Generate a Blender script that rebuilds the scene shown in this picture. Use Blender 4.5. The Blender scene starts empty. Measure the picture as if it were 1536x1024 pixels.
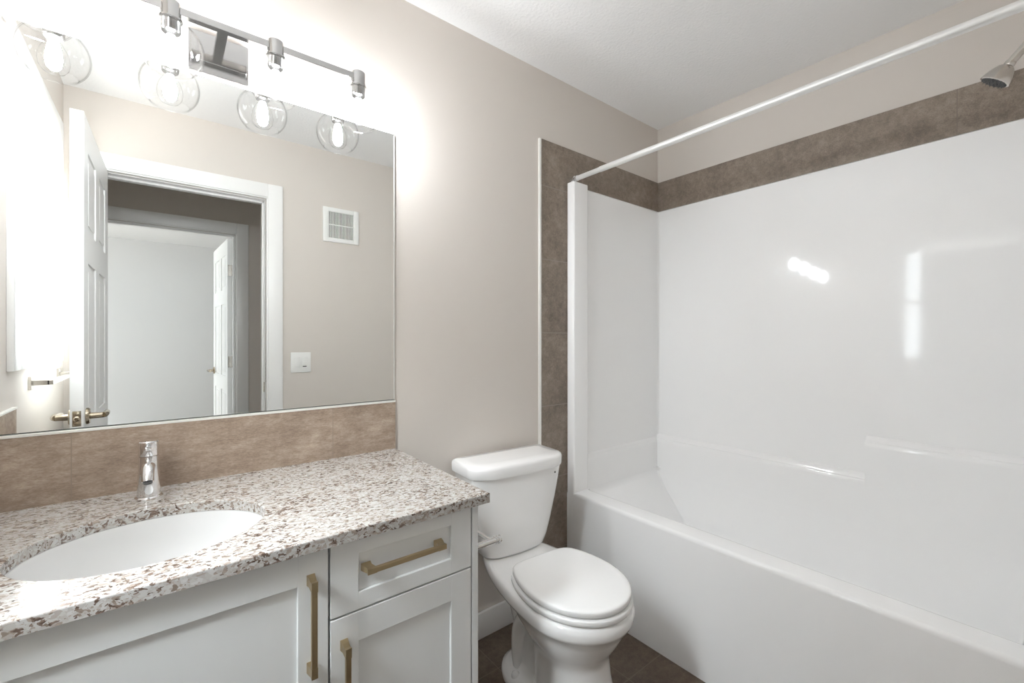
import bpy, bmesh, math
from mathutils import Vector, Matrix, noise

C = bpy.context.scene
COL = C.collection
PI = math.pi

# ------------------------------------------------------------------ camera
FPX, YAW, CXP, CYP, CAMH = 657.5, 38.544, 770.7, 507.7, 1.2177
cam_d = bpy.data.cameras.new('camera')
cam = bpy.data.objects.new('camera', cam_d)
COL.objects.link(cam)
cam_d.sensor_fit = 'HORIZONTAL'
cam_d.sensor_width = 36.0
cam_d.lens = FPX / 1536 * 36.0
cam_d.shift_x = -(CXP - 768) / 1536
cam_d.shift_y = (CYP - 512) / 1536
cam_d.clip_start = 0.01
cam.location = (0, 0, CAMH)
cam.rotation_euler = (PI / 2, 0, -math.radians(YAW))
C.camera = cam

# ------------------------------------------------------------------ light, exposure
w = bpy.data.worlds.new('world')
C.world = w
w.use_nodes = True
nt = w.node_tree
bg = nt.nodes['Background']
SKY_UP, SKY_LOW, GROUND = 80.0, 9.0, 10.0      # overcast sky overhead, hazy horizon, sunlit ground
tcw = nt.nodes.new('ShaderNodeTexCoord')
spw = nt.nodes.new('ShaderNodeSeparateXYZ')
nt.links.new(tcw.outputs['Generated'], spw.inputs[0])
rw = nt.nodes.new('ShaderNodeMapRange')
rw.inputs['From Min'].default_value = -1
rw.inputs['From Max'].default_value = 1
nt.links.new(spw.outputs['Z'], rw.inputs['Value'])
cr = nt.nodes.new('ShaderNodeValToRGB')
el = cr.color_ramp.elements
el[0].position, el[1].position = 0.30, 0.40
el[0].color = (GROUND / 200, GROUND / 200 * 0.97, GROUND / 200 * 0.92, 1)
el[1].color = (SKY_LOW / 200 * 0.86, SKY_LOW / 200 * 0.95, SKY_LOW / 200, 1)
for p_, v_ in ((0.73, SKY_LOW), (0.86, SKY_UP)):
    e_ = el.new(p_)
    e_.color = (v_ / 200 * 0.88, v_ / 200 * 0.95, v_ / 200, 1)
nt.links.new(rw.outputs['Result'], cr.inputs['Fac'])
nt.links.new(cr.outputs['Color'], bg.inputs['Color'])
bg.inputs['Strength'].default_value = 200.0
BULB = 235.0
HALL = 1.5
C.view_settings.view_transform = 'Standard'
C.view_settings.look = 'None'
C.view_settings.gamma = 1
C.view_settings.use_curve_mapping = False
C.view_settings.exposure = 0.62
cy = C.cycles
cy.use_denoising = True
cy.max_bounces = 14
cy.diffuse_bounces = 10
cy.glossy_bounces = 8
cy.transparent_max_bounces = 24
cy.sample_clamp_indirect = 6.0


def area(name, loc, rot, sx, sy, power, color, portal=False):
    d = bpy.data.lights.new(name, 'AREA')
    d.shape = 'RECTANGLE'
    d.size, d.size_y = sx, sy
    d.energy = power
    d.color = color
    if portal:
        d.cycles.is_portal = True
    o = bpy.data.objects.new(name, d)
    o.location = loc
    o.rotation_euler = rot
    COL.objects.link(o)
    return o


# ------------------------------------------------------------------ room dimensions
D = 1.4849          # mirror wall
XR = 2.2617         # wall behind the tub
XL = -0.38          # window wall
YB = -0.035         # door wall, room face
YB2 = -0.155        # door wall, hall face
YH = -1.15          # far hall wall, hall face
YH2 = -1.27
YF = -4.2           # end of the bedroom
ZC = 2.44
DX0, DX1, DZ = -0.262, 0.474, 2.055       # bathroom door opening
EX0, EX1, EZ = -0.325, 0.437, 2.04        # bedroom door opening
WY0, WY1, WZ0, WZ1 = 0.175, 0.860, 1.196, 2.125
XT = 1.4983
COUNTER = 0.83

# ------------------------------------------------------------------ materials
MATS = {}


def mat(name, col, rough=0.5, metal=0.0, bump=None, spec=0.5, coat=0.0, var=0.0):
    m = bpy.data.materials.new(name)
    m.use_nodes = True
    t = m.node_tree
    b = t.nodes['Principled BSDF']
    b.inputs['Base Color'].default_value = (*col, 1)
    b.inputs['Roughness'].default_value = rough
    b.inputs['Metallic'].default_value = metal
    b.inputs['Specular IOR Level'].default_value = spec
    b.inputs['Coat Weight'].default_value = coat
    b.inputs['Coat Roughness'].default_value = 0.03
    if bump or var:
        tc = t.nodes.new('ShaderNodeTexCoord')
        n = t.nodes.new('ShaderNodeTexNoise')
        n.inputs['Scale'].default_value = bump[0] if bump else 8
        n.inputs['Detail'].default_value = 3
        t.links.new(tc.outputs['Object'], n.inputs['Vector'])
        if bump:
            bp = t.nodes.new('ShaderNodeBump')
            bp.inputs['Strength'].default_value = bump[1]
            bp.inputs['Distance'].default_value = bump[2]
            t.links.new(n.outputs['Fac'], bp.inputs['Height'])
            t.links.new(bp.outputs['Normal'], b.inputs['Normal'])
        if var:
            n2 = t.nodes.new('ShaderNodeTexNoise')
            n2.inputs['Scale'].default_value = 5
            n2.inputs['Detail'].default_value = 4
            t.links.new(tc.outputs['Object'], n2.inputs['Vector'])
            mx = t.nodes.new('ShaderNodeMix')
            mx.data_type = 'RGBA'
            mx.inputs['A'].default_value = (*[c * (1 - var) for c in col], 1)
            mx.inputs['B'].default_value = (*[min(1, c * (1 + var)) for c in col], 1)
            t.links.new(n2.outputs['Fac'], mx.inputs['Factor'])
            t.links.new(mx.outputs['Result'], b.inputs['Base Color'])
    MATS[name] = m
    return m


mat('wall_paint', (0.665, 0.620, 0.575), 0.75, bump=(260, 0.10, 0.001), spec=0.25, var=0.01)
mat('bedroom_paint', (0.70, 0.70, 0.70), 0.8, spec=0.2, var=0.01)
mat('ceiling_paint', (0.87, 0.87, 0.87), 0.9, bump=(95, 0.45, 0.004), spec=0.1)
mat('trim_paint', (0.86, 0.855, 0.845), 0.32, spec=0.5)
mat('door_paint', (0.86, 0.86, 0.85), 0.35, spec=0.5)
mat('acrylic', (0.94, 0.94, 0.938), 0.06, spec=0.4, coat=0.0)
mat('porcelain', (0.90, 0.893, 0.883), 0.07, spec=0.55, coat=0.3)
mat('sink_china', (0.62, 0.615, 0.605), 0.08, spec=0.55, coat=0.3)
mat('seat_plastic', (0.87, 0.865, 0.855), 0.18, spec=0.5)
mat('cabinet_paint', (0.76, 0.77, 0.765), 0.38, spec=0.45)
mat('cabinet_inside', (0.05, 0.05, 0.05), 0.8)
mat('brass', (0.50, 0.40, 0.25), 0.33, 1.0)
mat('chrome', (0.86, 0.86, 0.87), 0.05, 1.0)
mat('nickel', (0.62, 0.59, 0.55), 0.24, 1.0)
mat('lever_metal', (0.50, 0.43, 0.33), 0.22, 1.0)
mat('fixture_metal', (0.46, 0.455, 0.45), 0.12, 1.0)
mat('rod_metal', (0.80, 0.80, 0.785), 0.33, 0.35)
mat('edge_metal', (0.86, 0.85, 0.82), 0.35, 0.3)
mat('mirror_glass', (0.93, 0.945, 0.935), 0.0, 1.0)
mat('mirror_edge', (0.10, 0.12, 0.11), 0.2)
mat('white_plastic', (0.86, 0.86, 0.84), 0.35)
mat('dark_void', (0.03, 0.03, 0.03), 0.8)
mat('grey_slot', (0.09, 0.09, 0.088), 0.7)
mat('rubber_hose', (0.07, 0.07, 0.075), 0.45)
mat('grout', (0.33, 0.29, 0.25), 0.9)
mat('carpet', (0.42, 0.39, 0.35), 0.95, bump=(400, 0.5, 0.004), spec=0.1)
mat('outside_wall', (0.6, 0.6, 0.6), 0.9)


def emit(name, col, s):
    m = bpy.data.materials.new(name)
    m.use_nodes = True
    t = m.node_tree
    t.nodes.clear()
    e = t.nodes.new('ShaderNodeEmission')
    o = t.nodes.new('ShaderNodeOutputMaterial')
    e.inputs['Color'].default_value = (*col, 1)
    e.inputs['Strength'].default_value = s
    t.links.new(e.outputs[0], o.inputs[0])
    MATS[name] = m


emit('filament_glow', (0.92, 0.96, 1.0), BULB)


def thin_glass(name, tint, base, edge, power, rough=0.0, dim=0.62):
    """clear thin pane: straight-through view plus a mirror-like share that grows towards grazing"""
    m = bpy.data.materials.new(name)
    m.use_nodes = True
    t = m.node_tree
    t.nodes.clear()
    tr = t.nodes.new('ShaderNodeBsdfTransparent')
    tr.inputs['Color'].default_value = (*tint, 1)
    g = t.nodes.new('ShaderNodeBsdfGlossy')
    g.inputs['Roughness'].default_value = rough
    g.inputs['Color'].default_value = (1, 1, 1, 1)
    lw = t.nodes.new('ShaderNodeLayerWeight')
    lw.inputs['Blend'].default_value = 0.5
    p = t.nodes.new('ShaderNodeMath')
    p.operation = 'POWER'
    p.inputs[1].default_value = power
    t.links.new(lw.outputs['Facing'], p.inputs[0])
    # longer way through the wall of the glass towards its outline
    ab = t.nodes.new('ShaderNodeMapRange')
    ab.inputs['To Min'].default_value = tint[0]
    ab.inputs['To Max'].default_value = dim
    q = t.nodes.new('ShaderNodeMath')
    q.operation = 'POWER'
    q.inputs[1].default_value = 9.0
    t.links.new(lw.outputs['Facing'], q.inputs[0])
    t.links.new(q.outputs[0], ab.inputs['Value'])
    t.links.new(ab.outputs[0], tr.inputs['Color'])
    mr = t.nodes.new('ShaderNodeMapRange')
    mr.inputs['To Min'].default_value = base
    mr.inputs['To Max'].default_value = edge
    t.links.new(p.outputs[0], mr.inputs['Value'])
    mx = t.nodes.new('ShaderNodeMixShader')
    o = t.nodes.new('ShaderNodeOutputMaterial')
    t.links.new(mr.outputs[0], mx.inputs[0])
    t.links.new(tr.outputs[0], mx.inputs[1])
    t.links.new(g.outputs[0], mx.inputs[2])
    t.links.new(mx.outputs[0], o.inputs[0])
    MATS[name] = m


thin_glass('globe_glass', (0.985, 0.985, 0.985), 0.03, 0.40, 5.0, dim=0.18)
thin_glass('bulb_glass', (0.99, 0.99, 0.99), 0.03, 0.3, 4.0, dim=0.4)
thin_glass('window_glass', (0.95, 0.97, 0.97), 0.04, 0.8, 5.0)


class NB:
    """tiny node builder"""
    def __init__(s, m):
        s.t = m.node_tree

    def n(s, typ, **kw):
        x = s.t.nodes.new(typ)
        for k, v in kw.items():
            setattr(x, k, v)
        return x

    def l(s, a, b):
        s.t.links.new(a, b)

    def math(s, op, a, b=None, c=None):
        x = s.n('ShaderNodeMath', operation=op)
        for i, v in enumerate((a, b, c)):
            if v is None:
                continue
            if isinstance(v, (int, float)):
                x.inputs[i].default_value = v
            else:
                s.l(v, x.inputs[i])
        return x.outputs[0]

    def noise(s, vec, scale, detail=4, rough=0.5):
        x = s.n('ShaderNodeTexNoise')
        x.inputs['Scale'].default_value = scale
        x.inputs['Detail'].default_value = detail
        x.inputs['Roughness'].default_value = rough
        s.l(vec, x.inputs['Vector'])
        return x

    def ramp(s, fac, stops, interp='LINEAR'):
        x = s.n('ShaderNodeValToRGB')
        x.color_ramp.interpolation = interp
        e = x.color_ramp.elements
        while len(e) < len(stops):
            e.new(0.5)
        for i, (p, c) in enumerate(stops):
            e[i].position = p
            e[i].color = (*c, 1) if len(c) == 3 else c
        s.l(fac, x.inputs['Fac'])
        return x.outputs['Color']

    def mix(s, fac, a, b, blend='MIX'):
        x = s.n('ShaderNodeMix', data_type='RGBA', blend_type=blend)
        for k, v in (('Factor', fac), ('A', a), ('B', b)):
            if isinstance(v, (int, float)):
                x.inputs[k].default_value = v
            elif isinstance(v, tuple):
                x.inputs[k].default_value = (*v, 1)
            else:
                s.l(v, x.inputs[k])
        return x.outputs['Result']


def stone_tile(name, c_dark, c_mid, c_light, joints, grout, rough=0.45, fine=(1.0, 1.0, 1.0), jw=0.003, spec=0.35):
    """joints: list of (axis, offset, pitch)"""
    m = bpy.data.materials.new(name)
    m.use_nodes = True
    b = NB(m)
    bs = m.node_tree.nodes['Principled BSDF']
    tc = b.n('ShaderNodeTexCoord')
    v = tc.outputs['Object']
    sep = b.n('ShaderNodeSeparateXYZ')
    b.l(v, sep.inputs[0])
    mp = b.n('ShaderNodeMapping')
    mp.inputs['Scale'].default_value = fine
    b.l(v, mp.inputs['Vector'])
    big = b.noise(v, 7, 6, 0.65)
    mid = b.noise(mp.outputs[0], 45, 5, 0.7)
    fin = b.noise(mp.outputs[0], 260, 3, 0.8)
    f = b.math('ADD', b.math('MULTIPLY', big.outputs['Fac'], 0.36), b.math('MULTIPLY', mid.outputs['Fac'], 0.33))
    f = b.math('ADD', f, b.math('MULTIPLY', fin.outputs['Fac'], 0.33))
    col = b.ramp(f, [(0.36, c_dark), (0.50, c_mid), (0.66, c_light)])
    mask = None
    for ax, off, pitch in joints:
        a = b.math('ADD', sep.outputs['XYZ'.index(ax)], -off + pitch * 40)
        fr = b.math('MULTIPLY', b.math('FRACT', b.math('DIVIDE', a, pitch)), pitch)
        d = b.math('MINIMUM', fr, b.math('SUBTRACT', pitch, fr))
        k = b.math('LESS_THAN', d, jw / 2)
        mask = k if mask is None else b.math('MAXIMUM', mask, k)
    h = fin.outputs['Fac']
    if mask is not None:
        col = b.mix(mask, col, grout)
        h = b.math('SUBTRACT', b.math('MULTIPLY', h, 0.35), b.math('MULTIPLY', mask, 1.0))
    b.l(col, bs.inputs['Base Color'])
    bs.inputs['Roughness'].default_value = rough
    bs.inputs['Specular IOR Level'].default_value = spec
    bp = b.n('ShaderNodeBump')
    bp.inputs['Strength'].default_value = 0.35
    bp.inputs['Distance'].default_value = 0.001
    b.l(h, bp.inputs['Height'])
    b.l(bp.outputs[0], bs.inputs['Normal'])
    MATS[name] = m


TD, TM, TL = (0.135, 0.105, 0.082), (0.235, 0.190, 0.152), (0.37, 0.31, 0.255)
GR = (0.30, 0.265, 0.23)
stone_tile('splash_tile', (0.19, 0.14, 0.108), (0.32, 0.245, 0.19), (0.50, 0.41, 0.33), [('X', 0.306, 0.60)], (0.29, 0.23, 0.185), 0.5, (0.5, 1, 1.6), 0.0022)
stone_tile('border_tile_side', TD, TM, TL, [('Z', 1.976, 0.3352)], GR, 0.42)
stone_tile('border_tile_top', TD, TM, TL, [('X', 1.871, 0.60), ('Y', 0.242, 0.60)], (0.22, 0.18, 0.15), 0.42)
stone_tile('floor_tile', (0.065, 0.046, 0.033), (0.125, 0.092, 0.068), (0.205, 0.160, 0.125),
           [('Y', 0.97, 0.3335), ('X', 0.965, 0.3335)], (0.19, 0.155, 0.125), 0.4)


def granite():
    m = bpy.data.materials.new('granite')
    m.use_nodes = True
    b = NB(m)
    bs = m.node_tree.nodes['Principled BSDF']
    tc = b.n('ShaderNodeTexCoord')
    mp = b.n('ShaderNodeMapping')
    mp.inputs['Rotation'].default_value = (0.0, 0.0, 0.5)
    mp.inputs['Scale'].default_value = (0.75, 1.15, 1.0)
    b.l(tc.outputs['Object'], mp.inputs['Vector'])
    v = mp.outputs[0]
    wob = b.noise(v, 60, 2)
    off = b.n('ShaderNodeVectorMath', operation='SCALE')
    b.l(wob.outputs['Color'], off.inputs[0])
    off.inputs['Scale'].default_value = 0.016
    vv = b.n('ShaderNodeVectorMath', operation='ADD')
    b.l(v, vv.inputs[0])
    b.l(off.outputs[0], vv.inputs[1])
    vor = b.n('ShaderNodeTexVoronoi')
    vor.inputs['Scale'].default_value = 190
    b.l(vv.outputs[0], vor.inputs['Vector'])
    sc = b.n('ShaderNodeSeparateColor')
    b.l(vor.outputs['Color'], sc.inputs[0])
    base = b.ramp(sc.outputs[0], [(0.0, (0.20, 0.16, 0.13)), (0.12, (0.31, 0.26, 0.22)), (0.26, (0.385, 0.355, 0.325)),
                                  (0.6, (0.44, 0.42, 0.395)), (1.0, (0.50, 0.49, 0.475))])
    n1 = b.noise(vv.outputs[0], 125, 2, 0.6)
    n0 = b.noise(v, 16, 2, 0.5)
    f = b.math('ADD', n1.outputs['Fac'], b.math('MULTIPLY', b.math('SUBTRACT', n0.outputs['Fac'], 0.5), 0.30))
    dark = b.ramp(f, [(0.0, (0, 0, 0)), (0.578, (0, 0, 0)), (0.603, (1, 1, 1))])
    n2 = b.noise(vv.outputs[0], 290, 2, 0.5)
    fine = b.ramp(n2.outputs['Fac'], [(0.0, (0, 0, 0)), (0.63, (0, 0, 0)), (0.66, (1, 1, 1))])
    n3 = b.noise(vv.outputs[0], 300, 1)
    dcol = b.ramp(n3.outputs['Fac'], [(0.35, (0.075, 0.050, 0.037)), (0.65, (0.20, 0.145, 0.115))])
    c = b.mix(fine, base, (0.33, 0.27, 0.23))
    c = b.mix(dark, c, dcol)
    b.l(c, bs.inputs['Base Color'])
    bs.inputs['Roughness'].default_value = 0.10
    bs.inputs['Specular IOR Level'].default_value = 0.5
    MATS['granite'] = m


granite()


# ------------------------------------------------------------------ mesh helpers
class MB:
    def __init__(s):
        s.bm = bmesh.new()

    def _add(s, other):
        tmp = bpy.data.meshes.new('t')
        other.to_mesh(tmp)
        other.free()
        s.bm.from_mesh(tmp)
        bpy.data.meshes.remove(tmp)
        return s

    def box(s, x0, x1, y0, y1, z0, z1, bev=0.0, seg=2, M=None):
        b = bmesh.new()
        bmesh.ops.create_cube(b, size=1)
        bmesh.ops.scale(b, vec=(abs(x1 - x0), abs(y1 - y0), abs(z1 - z0)), verts=b.verts)
        bmesh.ops.translate(b, vec=((x0 + x1) / 2, (y0 + y1) / 2, (z0 + z1) / 2), verts=b.verts)
        if bev:
            bmesh.ops.bevel(b, geom=b.edges[:], offset=bev, segments=seg, affect='EDGES', profile=0.5)
        if M:
            bmesh.ops.transform(b, matrix=M, verts=b.verts)
        return s._add(b)

    def lathe(s, prof, loc=(0, 0, 0), axis='Z', n=40, M=None, cap=True):
        """prof: list of (r, h) along axis"""
        b = bmesh.new()
        rings = []
        for r, h in prof:
            ring = []
            for i in range(n):
                a = 2 * PI * i / n
                ring.append(b.verts.new((r * math.cos(a), r * math.sin(a), h)))
            rings.append(ring)
        for k in range(len(rings) - 1):
            for i in range(n):
                j = (i + 1) % n
                b.faces.new((rings[k][i], rings[k][j], rings[k + 1][j], rings[k + 1][i]))
        if cap:
            for r, rr in ((rings[0], prof[0][0]), (rings[-1], prof[-1][0])):
                if rr > 1e-5:
                    b.faces.new(r)
        bmesh.ops.remove_doubles(b, verts=b.verts, dist=1e-6)
        R = Matrix.Identity(4)
        if axis == 'X':
            R = Matrix.Rotation(PI / 2, 4, 'Y')
        elif axis == 'Y':
            R = Matrix.Rotation(-PI / 2, 4, 'X')
        elif isinstance(axis, Vector):
            R = Vector((0, 0, 1)).rotation_difference(axis.normalized()).to_matrix().to_4x4()
        bmesh.ops.transform(b, matrix=Matrix.Translation(loc) @ R, verts=b.verts)
        if M:
            bmesh.ops.transform(b, matrix=M, verts=b.verts)
        bmesh.ops.recalc_face_normals(b, faces=b.faces)
        return s._add(b)

    def cyl(s, p, q, r, n=24, bev=0.0):
        p, q = Vector(p), Vector(q)
        L = (q - p).length
        prof = [(r, 0), (r, L)] if not bev else [(r - bev, 0), (r - bev * .3, bev * .3), (r, bev), (r, L - bev), (r - bev * .3, L - bev * .3), (r - bev, L)]
        return s.lathe(prof, tuple(p), (q - p), n)

    def tube(s, pts, r, n=16):
        b = bmesh.new()
        pts = [Vector(p) for p in pts]
        rings = []
        up = None
        for i, p in enumerate(pts):
            t = (pts[min(i + 1, len(pts) - 1)] - pts[max(i - 1, 0)]).normalized()
            if up is None:
                up = t.orthogonal().normalized()
            up = (up - t * up.dot(t)).normalized()
            sd = t.cross(up)
            rr = r[i] if isinstance(r, (list, tuple)) else r
            rings.append([b.verts.new(p + (up * math.cos(2 * PI * k / n) + sd * math.sin(2 * PI * k / n)) * rr) for k in range(n)])
        for k in range(len(rings) - 1):
            for i in range(n):
                j = (i + 1) % n
                b.faces.new((rings[k][i], rings[k][j], rings[k + 1][j], rings[k + 1][i]))
        b.faces.new(rings[0])
        b.faces.new(rings[-1])
        bmesh.ops.recalc_face_normals(b, faces=b.faces)
        return s._add(b)

    def loft(s, loops, cap0=True, cap1=True, open_=False):
        b = bmesh.new()
        R = [[b.verts.new(p) for p in lp] for lp in loops]
        n = len(loops[0])
        for k in range(len(R) - 1):
            for i in range(n - 1 if open_ else n):
                j = (i + 1) % n
                b.faces.new((R[k][i], R[k][j], R[k + 1][j], R[k + 1][i]))
        if cap0:
            b.faces.new(R[0])
        if cap1:
            b.faces.new(R[-1])
        bmesh.ops.recalc_face_normals(b, faces=b.faces)
        return s._add(b)

    def prism(s, poly, axis, a0, a1, bev=0.0):
        """poly: 2D points in the plane across AXIS (order: X->(y,z), Y->(x,z), Z->(x,y))"""
        def P(u, v, a):
            return {'X': (a, u, v), 'Y': (u, a, v), 'Z': (u, v, a)}[axis]
        b = bmesh.new()
        A = [b.verts.new(P(u, v, a0)) for u, v in poly]
        B = [b.verts.new(P(u, v, a1)) for u, v in poly]
        n = len(poly)
        for i in range(n):
            b.faces.new((A[i], A[(i + 1) % n], B[(i + 1) % n], B[i]))
        fa = b.faces.new(A)
        fb = b.faces.new(B)
        if bev:
            bmesh.ops.bevel(b, geom=list(fa.edges) + list(fb.edges), offset=bev, segments=2, affect='EDGES', profile=0.5)
        bmesh.ops.recalc_face_normals(b, faces=b.faces)
        return s._add(b)

    def build(s, name, material, parent=None, smooth=None, mods=None):
        me = bpy.data.meshes.new(name)
        off = OFF.get(parent.name, Vector()) if parent else Vector()
        if parent and off.length and not LOCAL.get(parent.name):
            bmesh.ops.translate(s.bm, vec=-off, verts=s.bm.verts)
        s.bm.to_mesh(me)
        s.bm.free()
        o = bpy.data.objects.new(name, me)
        COL.objects.link(o)
        me.materials.append(MATS[material])
        if parent:
            o.parent = parent
            OFF[o.name] = off
            LOCAL[o.name] = LOCAL.get(parent.name, False)
        if smooth is not None:
            for p in me.polygons:
                p.use_smooth = True
            try:
                me.set_sharp_from_angle(angle=math.radians(smooth))
            except Exception:
                pass
        return o


OFF, LOCAL = {}, {}


def tag(o, label=None, cat=None, group=None, kind=None):
    if label:
        o['label'] = label
    if cat:
        o['category'] = cat
    if group:
        o['group'] = group
    if kind:
        o['kind'] = kind
    return o


def thing(name, loc, label, cat, local=False, rz=0, kind=None, group=None):
    o = bpy.data.objects.new(name, None)
    o.empty_display_size = 0.1
    COL.objects.link(o)
    o.location = loc
    o.rotation_euler = (0, 0, rz)
    OFF[o.name] = Vector(loc)
    LOCAL[o.name] = local
    return tag(o, label, cat, group, kind)


def struct(mb, name, material, label=None, cat=None, smooth=None):
    o = mb.build(name, material, None, smooth)
    return tag(o, label, cat, None, 'structure')


# ------------------------------------------------------------------ shell
T = 0.12
XW = 4.0
struct(MB().box(XL - T, XR + T, D, D + T, 0, ZC), 'wall_back', 'wall_paint', 'greige painted wall behind the vanity and toilet', 'wall')
struct(MB().box(XR, XR + T, YB2, D, 0, ZC), 'wall_right', 'wall_paint', 'greige painted wall above the tub alcove', 'wall')
m = MB()
m.box(XL - T, XL, YB2, WY0, 0, ZC).box(XL - T, XL, WY1, D, 0, ZC).box(XL - T, XL, WY0, WY1, 0, WZ0).box(XL - T, XL, WY0, WY1, WZ1, ZC)
struct(m, 'wall_left', 'wall_paint', 'greige wall holding the window and towel bar, seen in the mirror', 'wall')
m = MB()
m.box(XL, DX0, YB2, YB, 0, ZC).box(DX1, XR, YB2, YB, 0, ZC).box(DX0, DX1, YB2, YB, DZ, ZC)
struct(m, 'wall_front', 'wall_paint', 'greige wall with the doorway, switch and fan grille, seen in the mirror', 'wall')
HX0, HX1 = -1.6, 2.4
m = MB()
m.box(HX0, EX0, YH2, YH, 0, ZC).box(EX1, HX1, YH2, YH, 0, ZC).box(EX0, EX1, YH2, YH, EZ, ZC)
struct(m, 'wall_hall', 'wall_paint', 'hallway wall around the bedroom doorway, seen in the mirror', 'wall')
struct(MB().box(HX0 - T, HX0, YH2, YB2, 0, ZC), 'wall_hall_left', 'wall_paint', 'end wall of the hallway on the window side', 'wall')
struct(MB().box(HX1, HX1 + T, YH2, YB2, 0, ZC), 'wall_hall_right', 'wall_paint', 'end wall of the hallway on the tub side', 'wall')
struct(MB().box(HX0, XL - T, YB2, YB2 + T, 0, ZC), 'wall_hall_near', 'wall_paint', 'hallway wall beside the bathroom corner', 'wall')
struct(MB().box(XR + T, HX1 + T, YB2, YB2 + T, 0, ZC), 'wall_hall_corner', 'wall_paint', 'hallway wall beyond the tub alcove', 'wall')
BX0, BX1 = -2.2, 1.9
struct(MB().box(BX0 - T, BX1 + T, YF - T, YF, 0, ZC), 'wall_bedroom_back', 'bedroom_paint', 'pale grey far bedroom wall seen through both doorways', 'wall')
m = MB()
BWY0, BWY1, BWZ0, BWZ1 = -2.9, -1.7, 0.85, 2.05
m.box(BX0 - T, BX0, YF, BWY0, 0, ZC).box(BX0 - T, BX0, BWY1, YH2, 0, ZC).box(BX0 - T, BX0, BWY0, BWY1, 0, BWZ0).box(BX0 - T, BX0, BWY0, BWY1, BWZ1, ZC)
struct(m, 'wall_bedroom_left', 'bedroom_paint', 'bedroom wall holding the daylight window', 'wall')
struct(MB().box(BX1, BX1 + T, YF, YH2, 0, ZC), 'wall_bedroom_right', 'bedroom_paint', 'bedroom side wall behind the open door', 'wall')
struct(MB().box(BX0 - T, HX0, YH2, YH2 + T, 0, ZC), 'wall_bedroom_front', 'bedroom_paint', 'bedroom wall beside the hallway end', 'wall')
struct(MB().box(XL - T, XR + T, YB2 + T * 0, D + T, -0.1, 0), 'floor', 'floor_tile', 'brown stone-look floor tiles under the toilet', 'floor')
struct(MB().box(BX0 - T, HX1 + T, YF - T, YB2, -0.1, -0.002), 'floor_hall', 'carpet', 'grey-beige carpet of the hallway and bedroom', 'floor')
struct(MB().box(XL - T, XR + T, YB2, D + T, ZC, ZC + 0.1), 'ceiling', 'ceiling_paint', 'white textured bathroom ceiling', 'ceiling')
struct(MB().box(BX0 - T, HX1 + T, YF - T, YB2 , ZC, ZC + 0.1), 'ceiling_hall', 'ceiling_paint', 'white hallway and bedroom ceiling seen in the mirror', 'ceiling')


# ------------------------------------------------------------------ casings, jambs, baseboards
def casing(mb, x0, x1, ztop, y, sgn, wd=0.092, zb=0.0):
    """flat casing with a stepped inner bead round an opening; sgn = side it stands proud of"""
    t1, t2 = 0.017 * sgn, 0.011 * sgn
    for (a, b) in ((x0 - wd, x0 - 0.012), (x1 + 0.012, x1 + wd)):
        mb.box(a, b, y, y + t1, zb, ztop + wd, 0.003)
    mb.box(x0 - 0.012, x1 + 0.012, y, y + t1 * 0.99, ztop + 0.012, ztop + wd, 0.003)
    for (a, b) in ((x0 - 0.014, x0 - 0.004), (x1 + 0.004, x1 + 0.014)):
        mb.box(a, b, y, y + t2, zb, ztop + 0.004, 0.002)
    mb.box(x0 - 0.014, x1 + 0.014, y, y + t2, ztop + 0.004, ztop + 0.014, 0.002)
    return mb


def jamb(mb, x0, x1, ztop, ya, yb, stop_y):
    t = 0.016
    mb.box(x0 - 0.002, x0 + t - 0.016 + 0.002, ya, yb, 0, ztop)
    mb.box(x1 - 0.002, x1 + 0.002, ya, yb, 0, ztop)
    mb.box(x0, x1, ya, yb, ztop - 0.004, ztop + 0.002)
    mb.box(x0 + 0.002, x0 + 0.012, stop_y, stop_y + 0.035, 0, ztop - 0.004, 0.002)
    mb.box(x1 - 0.012, x1 - 0.002, stop_y, stop_y + 0.035, 0, ztop - 0.004, 0.002)
    mb.box(x0 + 0.002, x1 - 0.002, stop_y, stop_y + 0.035, ztop - 0.016, ztop - 0.004, 0.002)
    return mb


m = casing(MB(), DX0, DX1, DZ, YB, 1)
struct(m, 'trim_1', 'trim_paint', 'white casing round the bathroom doorway, seen in the mirror', 'trim', 40)
struct(jamb(MB(), DX0, DX1, DZ, YB2, YB, YB - 0.075), 'trim_2', 'trim_paint', 'white jamb and stop lining the bathroom doorway', 'trim', 40)
m = casing(MB(), EX0, EX1, EZ, YH, 1)
struct(m, 'trim_3', 'trim_paint', 'white casing round the bedroom doorway across the hall, seen in the mirror', 'trim', 40)
struct(jamb(MB(), EX0, EX1, EZ, YH2, YH, YH - 0.05), 'trim_4', 'trim_paint', 'white jamb of the bedroom doorway across the hall', 'trim', 40)
struct(casing(MB(), DX0, DX1, DZ, YB2, -1), 'trim_5', 'trim_paint', 'white casing on the hall side of the bathroom doorway', 'trim', 40)

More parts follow.
